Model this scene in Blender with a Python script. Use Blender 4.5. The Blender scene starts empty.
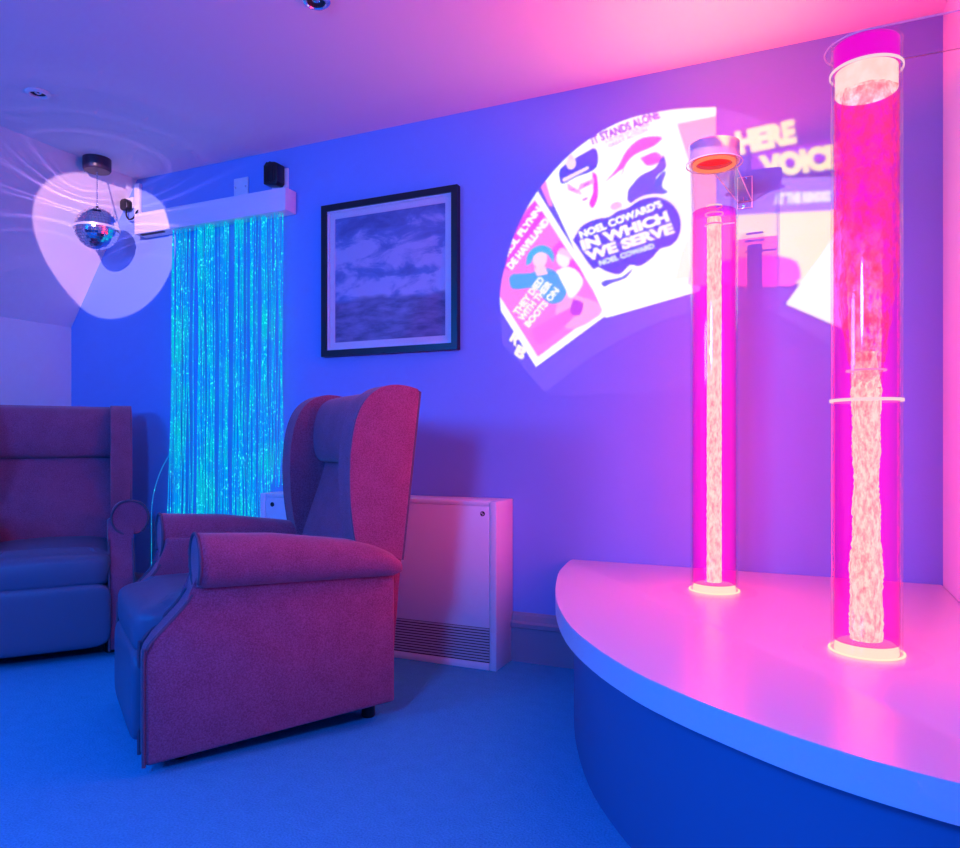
import bpy, bmesh, math, random
import numpy as np
from mathutils import Vector, Matrix
random.seed(7); np.random.seed(7)
SC = bpy.context.scene
COL = SC.collection
PI = math.pi
R = math.radians

# ------------------------------------------------------------------ camera
H, F, CX, HY = .95, 722., 480., 442.
YAW = math.atan(323/722)
S_, C_ = math.sin(YAW), math.cos(YAW)
D = 2.94            # back wall
XR = .443           # right wall
XL = -3.99         # low wall on the left
XB = -3.444         # where the ceiling starts to slope
ZC = 2.436          # ceiling
ZK = 1.633          # top of the low wall
YF = -2.6           # wall behind the camera

def ray(x, y):
    u = (x-CX)/F; v = (HY-y)/F
    return Vector((-S_+u*C_, C_+u*S_, v))
def onY(x, y, Y=D):
    r = ray(x, y); return Vector((0, 0, H)) + r*(Y/r.y)
def onZ(x, y, z):
    r = ray(x, y); return Vector((0, 0, H)) + r*((z-H)/r.z)

cam = bpy.data.cameras.new('camera'); cam.sensor_width = 36; cam.lens = F/960*36
cam.shift_y = (HY-424)/960; cam.clip_start = .02
co = bpy.data.objects.new('camera', cam); COL.objects.link(co)
co.location = (0, 0, H); co.rotation_euler = (PI/2, 0, YAW)
SC.camera = co

# ------------------------------------------------------------------ helpers
def newbm(): return bmesh.new()

def obj(name, bm, m=None, parent=None, loc=None, smooth=True, ang=38):
    bmesh.ops.recalc_face_normals(bm, faces=bm.faces[:])
    me = bpy.data.meshes.new(name); bm.to_mesh(me); bm.free()
    for p in me.polygons: p.use_smooth = smooth
    if smooth: me.set_sharp_from_angle(angle=R(ang))
    o = bpy.data.objects.new(name, me); COL.objects.link(o)
    if m: me.materials.append(m)
    if parent: o.parent = parent
    if loc: o.location = loc
    return o

def tag(o, label=None, cat=None, group=None, kind=None):
    if label: o['label'] = label
    if cat: o['category'] = cat
    if group: o['group'] = group
    if kind: o['kind'] = kind
    return o

def thing(name, label, cat, loc=(0, 0, 0), rotz=0, group=None):
    o = bpy.data.objects.new(name, None); COL.objects.link(o)
    o.empty_display_size = .1
    o.location = loc; o.rotation_euler = (0, 0, rotz)
    return tag(o, label, cat, group)

def copy_tree(o, parent=None):
    c = o.copy(); COL.objects.link(c)
    if parent: c.parent = parent
    for ch in list(o.children): copy_tree(ch, c)
    return c

def box(bm, x0, x1, y0, y1, z0, z1, bev=0, seg=2):
    vs = [bm.verts.new((x, y, z)) for x in (x0, x1) for y in (y0, y1) for z in (z0, z1)]
    fs = []
    for q in ((0, 1, 3, 2), (4, 6, 7, 5), (0, 4, 5, 1), (2, 3, 7, 6), (0, 2, 6, 4), (1, 5, 7, 3)):
        fs.append(bm.faces.new([vs[i] for i in q]))
    if bev:
        es = list({e for f in fs for e in f.edges})
        bmesh.ops.bevel(bm, geom=es, offset=bev, segments=seg, profile=.5, affect='EDGES', clamp_overlap=True)

def prism(bm, pts, y0, y1, bev=0, seg=3, axis='y', sharp=40):
    """pts (a,b) extruded along an axis; cap borders and sharp edges bevelled."""
    def P(a, b, c):
        return {'y': (a, c, b), 'z': (a, b, c), 'x': (c, a, b)}[axis]
    A = [bm.verts.new(P(a, b, y0)) for a, b in pts]
    B = [bm.verts.new(P(a, b, y1)) for a, b in pts]
    n = len(pts)
    f0 = bm.faces.new(A); f1 = bm.faces.new(B[::-1])
    sides = [bm.faces.new((A[i], B[i], B[(i+1) % n], A[(i+1) % n])) for i in range(n)]
    if bev:
        es = set(f0.edges) | set(f1.edges)
        for i in range(n):
            p, q, r = [Vector(pts[(i+k) % n]) for k in (-1, 0, 1)]
            d1, d2 = q-p, r-q
            if d1.length and d2.length and abs(d1.angle(d2)) > R(sharp):
                for e in A[i].link_edges:
                    if e.other_vert(A[i]) is B[i]: es.add(e)
        bmesh.ops.bevel(bm, geom=list(es), offset=bev, segments=seg, profile=.5, affect='EDGES', clamp_overlap=True)

def tube(bm, pts, r, n=8, closed=False, cap=True):
    pts = [Vector(p) for p in pts]; rings = []
    m = len(pts); prev = None
    for i, p in enumerate(pts):
        if closed: t = pts[(i+1) % m]-pts[i-1]
        else: t = pts[min(i+1, m-1)]-pts[max(i-1, 0)]
        t.normalize()
        if prev is None:
            a = Vector((0, 0, 1)) if abs(t.z) < .9 else Vector((1, 0, 0))
            u = t.cross(a).normalized()
        else:
            u = (prev - t*prev.dot(t)).normalized()
        prev = u; v = t.cross(u)
        rr = r[i] if isinstance(r, (list, tuple)) else r
        rings.append([bm.verts.new(p+u*math.cos(k*2*PI/n)*rr+v*math.sin(k*2*PI/n)*rr) for k in range(n)])
    for i in range(m if closed else m-1):
        a, b = rings[i], rings[(i+1) % m]
        for k in range(n): bm.faces.new((a[k], a[(k+1) % n], b[(k+1) % n], b[k]))
    if cap and not closed:
        bm.faces.new(rings[0][::-1]); bm.faces.new(rings[-1])

def lathe(bm, prof, n=48, cx=0, cy=0, closed=False):
    rings = []
    for r, z in prof:
        if r < 1e-6: rings.append([bm.verts.new((cx, cy, z))])
        else: rings.append([bm.verts.new((cx+r*math.cos(k*2*PI/n), cy+r*math.sin(k*2*PI/n), z)) for k in range(n)])
    m = len(rings)
    for i in range(m if closed else m-1):
        a, b = rings[i], rings[(i+1) % m]
        for k in range(n):
            k2 = (k+1) % n
            if len(a) == 1 and len(b) == 1: continue
            if len(a) == 1: bm.faces.new((a[0], b[k2], b[k]))
            elif len(b) == 1: bm.faces.new((a[k], a[k2], b[0]))
            else: bm.faces.new((a[k], a[k2], b[k2], b[k]))

def loft(bm, rings, cap=True):
    vs = [[bm.verts.new(p) for p in r] for r in rings]; n = len(vs[0])
    for a, b in zip(vs, vs[1:]):
        for k in range(n): bm.faces.new((a[k], a[(k+1) % n], b[(k+1) % n], b[k]))
    if cap: bm.faces.new(vs[0][::-1]); bm.faces.new(vs[-1])

def pillow(bm, c, s, e1=.35, e2=.35, nu=40, nv=24, fn=None):
    """super-ellipsoid cushion; fn can displace each point"""
    sg = lambda v, e: math.copysign(abs(v)**e, v)
    rows = []
    for j in range(nv+1):
        v = -PI/2+PI*j/nv
        if j in (0, nv):
            p = Vector((c[0], c[1], c[2]+s[2]*sg(math.sin(v), e1)))
            rows.append([bm.verts.new(fn(p) if fn else p)]); continue
        row = []
        for i in range(nu):
            u = 2*PI*i/nu
            p = Vector((c[0]+s[0]*sg(math.cos(v), e1)*sg(math.cos(u), e2),
                        c[1]+s[1]*sg(math.cos(v), e1)*sg(math.sin(u), e2),
                        c[2]+s[2]*sg(math.sin(v), e1)))
            row.append(bm.verts.new(fn(p) if fn else p))
        rows.append(row)
    for a, b in zip(rows, rows[1:]):
        for k in range(nu):
            k2 = (k+1) % nu
            if len(a) == 1: bm.faces.new((a[0], b[k2], b[k]))
            elif len(b) == 1: bm.faces.new((a[k], a[k2], b[0]))
            else: bm.faces.new((a[k], a[k2], b[k2], b[k]))

def smooth_pts(pts, k=6):
    """Catmull-Rom through 2-D or 3-D points"""
    P = [Vector(p) for p in pts]; out = []
    for i in range(len(P)-1):
        p0 = P[i-1] if i else P[0]*2-P[1]
        p3 = P[i+2] if i+2 < len(P) else P[-1]*2-P[-2]
        p1, p2 = P[i], P[i+1]
        for j in range(k):
            t = j/k
            out.append(.5*((2*p1)+(p2-p0)*t+(2*p0-5*p1+4*p2-p3)*t*t+(3*p1-p0-3*p2+p3)*t**3))
    out.append(P[-1]); return [tuple(v) for v in out]

# ------------------------------------------------------------------ materials
class NT:
    def __init__(s, name):
        s.m = bpy.data.materials.new(name); s.m.use_nodes = True
        s.t = s.m.node_tree; s.t.nodes.clear()
        s.out = s.n('ShaderNodeOutputMaterial')
    def n(s, ty, **kw):
        nd = s.t.nodes.new(ty)
        for k, v in kw.items():
            if k in nd.inputs: nd.inputs[k].default_value = v
            else: setattr(nd, k, v)
        return nd
    def l(s, a, b): s.t.links.new(a, b)

def pbr(name, col, rough=.5, metal=0, spec=.5, bump=0, bscale=60, var=0, vscale=8, sheen=0, coat=0):
    t = NT(name); b = t.n('ShaderNodeBsdfPrincipled')
    b.inputs['Base Color'].default_value = (*col, 1); b.inputs['Roughness'].default_value = rough
    b.inputs['Metallic'].default_value = metal; b.inputs['Specular IOR Level'].default_value = spec
    b.inputs['Sheen Weight'].default_value = sheen; b.inputs['Coat Weight'].default_value = coat
    tc = t.n('ShaderNodeTexCoord')
    if var:
        nz = t.n('ShaderNodeTexNoise', Scale=vscale, Detail=4.); t.l(tc.outputs['Object'], nz.inputs['Vector'])
        mx = t.n('ShaderNodeMix', data_type='RGBA')
        mx.inputs[6].default_value = (*[c*(1-var) for c in col], 1); mx.inputs[7].default_value = (*[min(1, c*(1+var)) for c in col], 1)
        t.l(nz.outputs['Fac'], mx.inputs[0]); t.l(mx.outputs[2], b.inputs['Base Color'])
    if bump:
        nz = t.n('ShaderNodeTexNoise', Scale=bscale, Detail=3.); t.l(tc.outputs['Object'], nz.inputs['Vector'])
        bp = t.n('ShaderNodeBump', Strength=bump, Distance=.01); t.l(nz.outputs['Fac'], bp.inputs['Height'])
        t.l(bp.outputs[0], b.inputs['Normal'])
    t.l(b.outputs[0], t.out.inputs[0]); return t.m

def emis(name, col, st):
    t = NT(name); e = t.n('ShaderNodeEmission', Color=(*col, 1), Strength=st); t.l(e.outputs[0], t.out.inputs[0]); return t.m

def clear(name, tint=(1, 1, 1), ior=1.45, rough=.02, add=0, graze=.45):
    t = NT(name); tr = t.n('ShaderNodeBsdfTransparent', Color=(*tint, 1))
    g = t.n('ShaderNodeBsdfGlossy', Roughness=rough); fr = t.n('ShaderNodeLayerWeight', Blend=.5)
    pw = t.n('ShaderNodeMath', operation='POWER'); pw.inputs[1].default_value = 5; t.l(fr.outputs['Facing'], pw.inputs[0])
    ma = t.n('ShaderNodeMath', operation='MULTIPLY_ADD'); ma.inputs[1].default_value = graze; ma.inputs[2].default_value = ((ior-1)/(ior+1))**2; t.l(pw.outputs[0], ma.inputs[0])
    mx = t.n('ShaderNodeMixShader'); fac = ma.outputs[0]
    if add:
        ad = t.n('ShaderNodeMath', operation='ADD'); ad.inputs[1].default_value = add; t.l(fac, ad.inputs[0]); fac = ad.outputs[0]
    t.l(fac, mx.inputs[0]); t.l(tr.outputs[0], mx.inputs[1]); t.l(g.outputs[0], mx.inputs[2])
    t.l(mx.outputs[0], t.out.inputs[0]); return t.m

WALL_ALB = (.22, .37, .76)
M = dict(
    wall=pbr('blue_wall_paint', WALL_ALB, .75, spec=.2, bump=.05, bscale=90, var=.02),
    white_wall=pbr('white_wall_paint', (.80, .80, .82), .8, spec=.2, bump=.04, bscale=90),
    ceil=pbr('ceiling_paint', (.80, .79, .82), .85, spec=.15, bump=.04, bscale=70),
    skirt=pbr('painted_skirting', (.26, .26, .34), .5, bump=.03, bscale=40),
    white_plastic=pbr('white_plastic', (.82, .82, .84), .4),
    heater=pbr('heater_enamel', (.80, .80, .84), .35),
    grille=pbr('heater_grille', (.55, .55, .62), .4),
    dark=pbr('dark_gap', (.02, .02, .025), .6),
    black=pbr('black_plastic', (.012, .012, .016), .35),
    frame=pbr('black_frame_lacquer', (.008, .008, .012), .35),
    mat=pbr('mount_card', (.78, .76, .80), .9),
    lip=pbr('frame_inner_lip', (.75, .75, .80), .3),
    chrome=pbr('chrome', (.8, .8, .82), .12, metal=1),
    fascia=pbr('platform_fascia', (.04, .17, .33), .6, var=.05, vscale=3),
    ptop=pbr('platform_laminate', (.78, .74, .82), .3, spec=.45, bump=.02, bscale=200),
    vinyl=pbr('chair_vinyl', (.09, .13, .20), .42, spec=.5, bump=.12, bscale=14),
    foot=pbr('castor_black', (.01, .01, .01), .5),
    acrylic=clear('clear_acrylic', (.985, .97, .98), graze=.75, rough=.06),
    flange=clear('clear_base_flange', (1, .99, 1), ior=1.15, graze=.12),
    plate=clear('clear_acrylic_plate', (.97, .93, .96), add=.02),
    glass=clear('picture_glass', (1, 1, 1), ior=1.5),
)

def fabric():
    t = NT('woven_fabric'); b = t.n('ShaderNodeBsdfPrincipled', Roughness=.9)
    b.inputs['Specular IOR Level'].default_value = .15; b.inputs['Sheen Weight'].default_value = .25
    tc = t.n('ShaderNodeTexCoord')
    a = t.n('ShaderNodeTexNoise', Scale=260., Detail=2.); t.l(tc.outputs['Object'], a.inputs['Vector'])
    c = t.n('ShaderNodeTexNoise', Scale=14., Detail=3.); t.l(tc.outputs['Object'], c.inputs['Vector'])
    ad = t.n('ShaderNodeMath', operation='MULTIPLY_ADD'); ad.inputs[1].default_value = .3; t.l(c.outputs[0], ad.inputs[0]); t.l(a.outputs[0], ad.inputs[2])
    cr = t.n('ShaderNodeValToRGB'); cr.color_ramp.elements[0].position = .4; cr.color_ramp.elements[1].position = .9
    cr.color_ramp.elements[0].color = (.26, .055, .10, 1); cr.color_ramp.elements[1].color = (.46, .12, .21, 1)
    t.l(ad.outputs[0], cr.inputs[0]); t.l(cr.outputs[0], b.inputs['Base Color'])
    bp = t.n('ShaderNodeBump', Strength=.35, Distance=.003); t.l(a.outputs[0], bp.inputs['Height']); t.l(bp.outputs[0], b.inputs['Normal'])
    t.l(b.outputs[0], t.out.inputs[0]); return t.m
M['fabric'] = fabric()
M['piping'] = pbr('piping_cord', (.15, .09, .13), .8, spec=.2)

def carpet():
    t = NT('carpet_pile'); b = t.n('ShaderNodeBsdfPrincipled', Roughness=1.); b.inputs['Specular IOR Level'].default_value = .05
    tc = t.n('ShaderNodeTexCoord')
    a = t.n('ShaderNodeTexNoise', Scale=170., Detail=3.); t.l(tc.outputs['Object'], a.inputs['Vector'])
    c = t.n('ShaderNodeTexNoise', Scale=22., Detail=4.); t.l(tc.outputs['Object'], c.inputs['Vector'])
    ad = t.n('ShaderNodeMath', operation='MULTIPLY_ADD'); ad.inputs[1].default_value = .35; t.l(c.outputs[0], ad.inputs[0]); t.l(a.outputs[0], ad.inputs[2])
    cr = t.n('ShaderNodeValToRGB'); cr.color_ramp.elements[0].position = .35; cr.color_ramp.elements[1].position = .95
    cr.color_ramp.elements[0].color = (.035, .32, .48, 1); cr.color_ramp.elements[1].color = (.07, .50, .70, 1)
    t.l(ad.outputs[0], cr.inputs[0]); t.l(cr.outputs[0], b.inputs['Base Color'])
    bp = t.n('ShaderNodeBump', Strength=.6, Distance=.006); t.l(a.outputs[0], bp.inputs['Height']); t.l(bp.outputs[0], b.inputs['Normal'])
    t.l(b.outputs[0], t.out.inputs[0]); return t.m
M['carpet'] = carpet()

def painting():
    """a plain cloudy sky over low hills (object space: x across, z up, in metres)"""
    t = NT('landscape_print'); b = t.n('ShaderNodeBsdfPrincipled', Roughness=.8)
    tc = t.n('ShaderNodeTexCoord'); sp = t.n('ShaderNodeSeparateXYZ'); t.l(tc.outputs['Object'], sp.inputs[0])
    mp = t.n('ShaderNodeMapping'); mp.inputs['Scale'].default_value = (4.2, 4.2, 9); t.l(tc.outputs['Object'], mp.inputs[0])
    cl = t.n('ShaderNodeTexNoise', Scale=1.2, Detail=9., Roughness=.62); cl.inputs['Distortion'].default_value = .5; t.l(mp.outputs[0], cl.inputs['Vector'])
    # brighter cloud bank across the middle, darker towards the top
    ba = t.n('ShaderNodeValToRGB'); e = ba.color_ramp.elements
    e[0].position = .30; e[0].color = (.42, .42, .42, 1); e[1].position = .95; e[1].color = (.20, .20, .20, 1)
    for p_, v_ in ((.42, .44), (.52, .33), (.60, .46), (.70, .43), (.80, .27)):
        q_ = ba.color_ramp.elements.new(p_); q_.color = (v_, v_, v_, 1)
    zz = t.n('ShaderNodeMapRange'); zz.inputs[1].default_value = -.34; zz.inputs[2].default_value = .34; t.l(sp.outputs[2], zz.inputs[0]); t.l(zz.outputs[0], ba.inputs[0])
    cm = t.n('ShaderNodeMath', operation='MULTIPLY_ADD'); cm.inputs[1].default_value = 1.1; t.l(cl.outputs[0], cm.inputs[0]); t.l(ba.outputs[0], cm.inputs[2])
    cr = t.n('ShaderNodeValToRGB'); e = cr.color_ramp.elements
    e[0].position = .70; e[0].color = (.10, .15, .36, 1); e[1].position = 1.06; e[1].color = (.52, .54, .74, 1)
    e2 = cr.color_ramp.elements.new(.88); e2.color = (.17, .27, .55, 1)
    t.l(cm.outputs[0], cr.inputs[0])
    # hills
    hm = t.n('ShaderNodeMapping'); hm.inputs['Scale'].default_value = (5, 5, 17); t.l(tc.outputs['Object'], hm.inputs[0])
    hn = t.n('ShaderNodeTexNoise', Scale=1.6, Detail=8., Roughness=.65); t.l(hm.outputs[0], hn.inputs['Vector'])
    hr = t.n('ShaderNodeValToRGB'); e = hr.color_ramp.elements
    e[0].position = .35; e[0].color = (.10, .10, .22, 1); e[1].position = .7; e[1].color = (.30, .28, .50, 1)
    t.l(hn.outputs[0], hr.inputs[0])
    ed = t.n('ShaderNodeTexNoise', Scale=3.4, Detail=3.); t.l(tc.outputs['Object'], ed.inputs['Vector'])
    h = t.n('ShaderNodeMath', operation='MULTIPLY_ADD'); h.inputs[1].default_value = -.16; t.l(ed.outputs[0], h.inputs[0]); t.l(sp.outputs[2], h.inputs[2])
    mr = t.n('ShaderNodeMapRange'); mr.inputs[1].default_value = -.205; mr.inputs[2].default_value = -.18; t.l(h.outputs[0], mr.inputs[0])
    mx = t.n('ShaderNodeMix', data_type='RGBA'); t.l(mr.outputs[0], mx.inputs[0]); t.l(hr.outputs[0], mx.inputs[6]); t.l(cr.outputs[0], mx.inputs[7])
    t.l(mx.outputs[2], b.inputs['Base Color']); t.l(b.outputs[0], t.out.inputs[0]); return t.m
M['painting'] = painting()

def bubbles(name, hot, cool, st, scale=(110, 110, 48), lo=.33, hi=.62):
    """lit stream of air bubbles: glowing, mottled"""
    t = NT(name); tc = t.n('ShaderNodeTexCoord')
    mp = t.n('ShaderNodeMapping'); mp.inputs['Scale'].default_value = scale; t.l(tc.outputs['Object'], mp.inputs[0])
    nz = t.n('ShaderNodeTexNoise', Scale=1., Detail=5., Roughness=.65); t.l(mp.outputs[0], nz.inputs['Vector'])
    mr = t.n('ShaderNodeMapRange'); mr.inputs[1].default_value = lo; mr.inputs[2].default_value = hi; t.l(nz.outputs[0], mr.inputs[0])
    mx = t.n('ShaderNodeMix', data_type='RGBA'); mx.inputs[6].default_value = (*cool, 1); mx.inputs[7].default_value = (*hot, 1)
    t.l(mr.outputs[0], mx.inputs[0])
    e = t.n('ShaderNodeEmission', Strength=st); t.l(mx.outputs[2], e.inputs[0]); t.l(e.outputs[0], t.out.inputs[0]); return t.m

def plume(name, hot, st, scale, lo, hi, mx_=1., fade=False):
    """thin cloud of lit bubbles with gaps between them"""
    t = NT(name); tc = t.n('ShaderNodeTexCoord')
    mp = t.n('ShaderNodeMapping'); mp.inputs['Scale'].default_value = scale; t.l(tc.outputs['Object'], mp.inputs[0])
    nz = t.n('ShaderNodeTexNoise', Scale=1., Detail=7., Roughness=.7); t.l(mp.outputs[0], nz.inputs['Vector'])
    mr = t.n('ShaderNodeMapRange'); mr.inputs[1].default_value = lo; mr.inputs[2].default_value = hi; mr.inputs[4].default_value = mx_; t.l(nz.outputs[0], mr.inputs[0])
    e = t.n('ShaderNodeEmission', Color=(*hot, 1), Strength=st); tr = t.n('ShaderNodeBsdfTransparent')
    mx = t.n('ShaderNodeMixShader'); fac = mr.outputs[0]
    if fade:      # the stream thins out as it rises
        sp = t.n('ShaderNodeSeparateXYZ'); t.l(tc.outputs['Generated'], sp.inputs[0])
        fz = t.n('ShaderNodeMapRange'); fz.inputs[1].default_value = .25; fz.inputs[2].default_value = .98; fz.inputs[3].default_value = 1; fz.inputs[4].default_value = 0; t.l(sp.outputs[2], fz.inputs[0])
        mu = t.n('ShaderNodeMath', operation='MULTIPLY'); t.l(fac, mu.inputs[0]); t.l(fz.outputs[0], mu.inputs[1]); fac = mu.outputs[0]
    t.l(fac, mx.inputs[0]); t.l(tr.outputs[0], mx.inputs[1]); t.l(e.outputs[0], mx.inputs[2])
    t.l(mx.outputs[0], t.out.inputs[0]); return t.m

def water(name, col, st):
    t = NT(name); e = t.n('ShaderNodeEmission', Color=(*col, 1), Strength=st); t.l(e.outputs[0], t.out.inputs['Volume'])
    tr = t.n('ShaderNodeBsdfTransparent', Color=(1, .40, .86, 1)); t.l(tr.outputs[0], t.out.inputs['Surface']); return t.m

K_TUBE = 44.
M['core'] = bubbles('lit_bubble_stream', (1, .050, .0185), (.6, .019, .0095), K_TUBE)
M['core'].cycles.emission_sampling = 'FRONT'
M['core_full'] = bubbles('lit_bubble_stream_dense', (1, .135, .050), (.6, .043, .023), K_TUBE*.36)
M['core_full'].cycles.emission_sampling = 'FRONT'
M['plume'] = plume('lit_bubble_cloud', (1, .10, .16), 1.1, (38, 38, 28), .45, .70, .8)
M['plume_bright'] = plume('lit_bubble_cloud_dense', (1, .62, .36), 1.6, (95, 95, 45), .40, .62, .9, fade=True)
M['foam'] = bubbles('lit_foam', (1, 2.0, .86), (1, 1.6, .66), 1.1, (30, 30, 30))
M['glow_ring'] = emis('lit_tube_base', (1, .34, .26), 2.6)
M['water'] = water('lit_water', (1, .0, .42), 6.0)  # emission stands in for LED light scattered through the water
M['glow_red'] = emis('cap_underside_glow', (1, .02, .02), 1.1)  # tube light on the cap underside, put in as emission
M['glow_orange'] = emis('cap_liner_glow', (1, .22, .10), 1.2)  # tube light caught by the cap liner, put in as emission

def fibre():
    t = NT('side_glow_fibre'); tc = t.n('ShaderNodeTexCoord')
    mp = t.n('ShaderNodeMapping'); mp.inputs['Scale'].default_value = (60, 60, 64); t.l(tc.outputs['Object'], mp.inputs[0])
    vz = t.n('ShaderNodeTexNoise', Scale=1., Detail=2.); t.l(mp.outputs[0], vz.inputs['Vector'])
    mr = t.n('ShaderNodeMapRange'); mr.inputs[1].default_value = .56; mr.inputs[2].default_value = .74; t.l(vz.outputs[0], mr.inputs[0])
    cz = t.n('ShaderNodeTexNoise', Scale=6., Detail=2.); t.l(tc.outputs['Object'], cz.inputs['Vector'])
    cr = t.n('ShaderNodeValToRGB'); e = cr.color_ramp.elements; e[0].position = .4; e[0].color = (.0, .29, .86, 1); e[1].position = .66; e[1].color = (.0, .52, .66, 1)
    t.l(cz.outputs[0], cr.inputs[0])
    mx = t.n('ShaderNodeMix', data_type='RGBA'); mx.inputs[7].default_value = (.06, 1.6, 1.4, 1)
    t.l(mr.outputs[0], mx.inputs[0]); t.l(cr.outputs[0], mx.inputs[6])
    em = t.n('ShaderNodeEmission', Strength=1.1); t.l(mx.outputs[2], em.inputs[0])
    tr = t.n('ShaderNodeBsdfTransparent'); ms = t.n('ShaderNodeMixShader', Fac=.7)
    t.l(tr.outputs[0], ms.inputs[1]); t.l(em.outputs[0], ms.inputs[2]); t.l(ms.outputs[0], t.out.inputs[0]); return t.m
M['fibre'] = fibre()

# ------------------------------------------------------------------ room shell
def struct(name, bm, m, **kw):
    return tag(obj(name, bm, m, smooth=False, **kw), kind='structure')
T = .1
bm = newbm(); box(bm, XL-T, XR+T, YF-T, D+T, -T, 0); struct('floor', bm, M['carpet'])
bm = newbm(); prism(bm, [(XL, 0), (XR, 0), (XR, ZC), (XB, ZC), (XL, ZK)], D, D+T); struct('wall_back', bm, M['wall'])
bm = newbm(); prism(bm, [(XL, 0), (XR, 0), (XR, ZC), (XB, ZC), (XL, ZK)], YF-T, YF); struct('wall_front', bm, M['wall'])
bm = newbm(); box(bm, XR, XR+T, YF-T, D+T, 0, ZC+T); struct('wall_right', bm, M['white_wall'])
bm = newbm(); box(bm, XL-T, XL, YF-T, D+T, 0, ZK); struct('wall_left', bm, M['white_wall'])
bm = newbm(); box(bm, XB, XR+T, YF-T, D+T, ZC, ZC+T); struct('ceiling', bm, M['ceil'])
bm = newbm(); prism(bm, [(XB, ZC), (XL, ZK), (XL-T, ZK), (XL-T, ZK+.05), (XB, ZC+T)], YF-T, D+T); struct('ceiling_slope', bm, M['ceil'])

SK = [(0, 0), (.022, 0), (.022, .145), (.030, .150), (.030, .168), (.020, .176), (.014, .200), (.006, .211), (0, .211)]
bm = newbm()
prism(bm, [(D-a, b) for a, b in SK], XL, -1.2+.33, axis='x'); struct('baseboard_back', bm, M['skirt'])
bm = newbm(); prism(bm, [(XL+a, b) for a, b in SK], YF, D-.03, axis='y'); struct('baseboard_left', bm, M['skirt'])

# ------------------------------------------------------------------ corner platform
ZP = .456
EDGE = [(-.892, D), (-.872, 2.78), (-.835, 2.58), (-.728, 2.225), (-.60, 1.925), (-.468, 1.715), (-.335, 1.558),
        (-.228, 1.464), (-.138, 1.400), (-.06, 1.349), (.005, 1.312), (.066, 1.284), (.124, 1.262), (.207, 1.237), (.32, 1.212), (XR, 1.2)]
edge = smooth_pts(EDGE, 4)
def inset(pts, d):
    out = []
    for i, p in enumerate(pts):
        a = Vector(pts[max(i-1, 0)]); b = Vector(pts[min(i+1, len(pts)-1)]); t = (b-a).normalized()
        nrm = Vector((-t.y, t.x))
        q = Vector(p)+nrm*d; out.append((min(q.x, XR-.001), min(q.y, D-.002)))
    return out
pl = thing('corner_platform', 'low blue corner platform with curved white top that carries the two lit tubes', 'platform', (-.1, 2.2, 0))
off = Vector((-.1, 2.2, 0))
def loc2(pts): return [(x-off.x, y-off.y) for x, y in pts]
bm = newbm(); prism(bm, loc2(edge+[(XR-.001, D-.002)]), ZP-.062, ZP, bev=.008, seg=3, axis='z', sharp=60); obj('platform_top', bm, M['ptop'], pl)
ins = inset(edge, .062)
bm = newbm(); prism(bm, loc2(ins+[(XR-.001, D-.002)]), 0, ZP-.062, axis='z'); obj('fascia', bm, M['fascia'], pl)

# ------------------------------------------------------------------ bubble tubes
def ringshell(bm, r0, r1, z0, z1, n=56):
    lathe(bm, [(r0, z0), (r1, z0), (r1, z1), (r0, z1)], n, closed=True)

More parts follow.
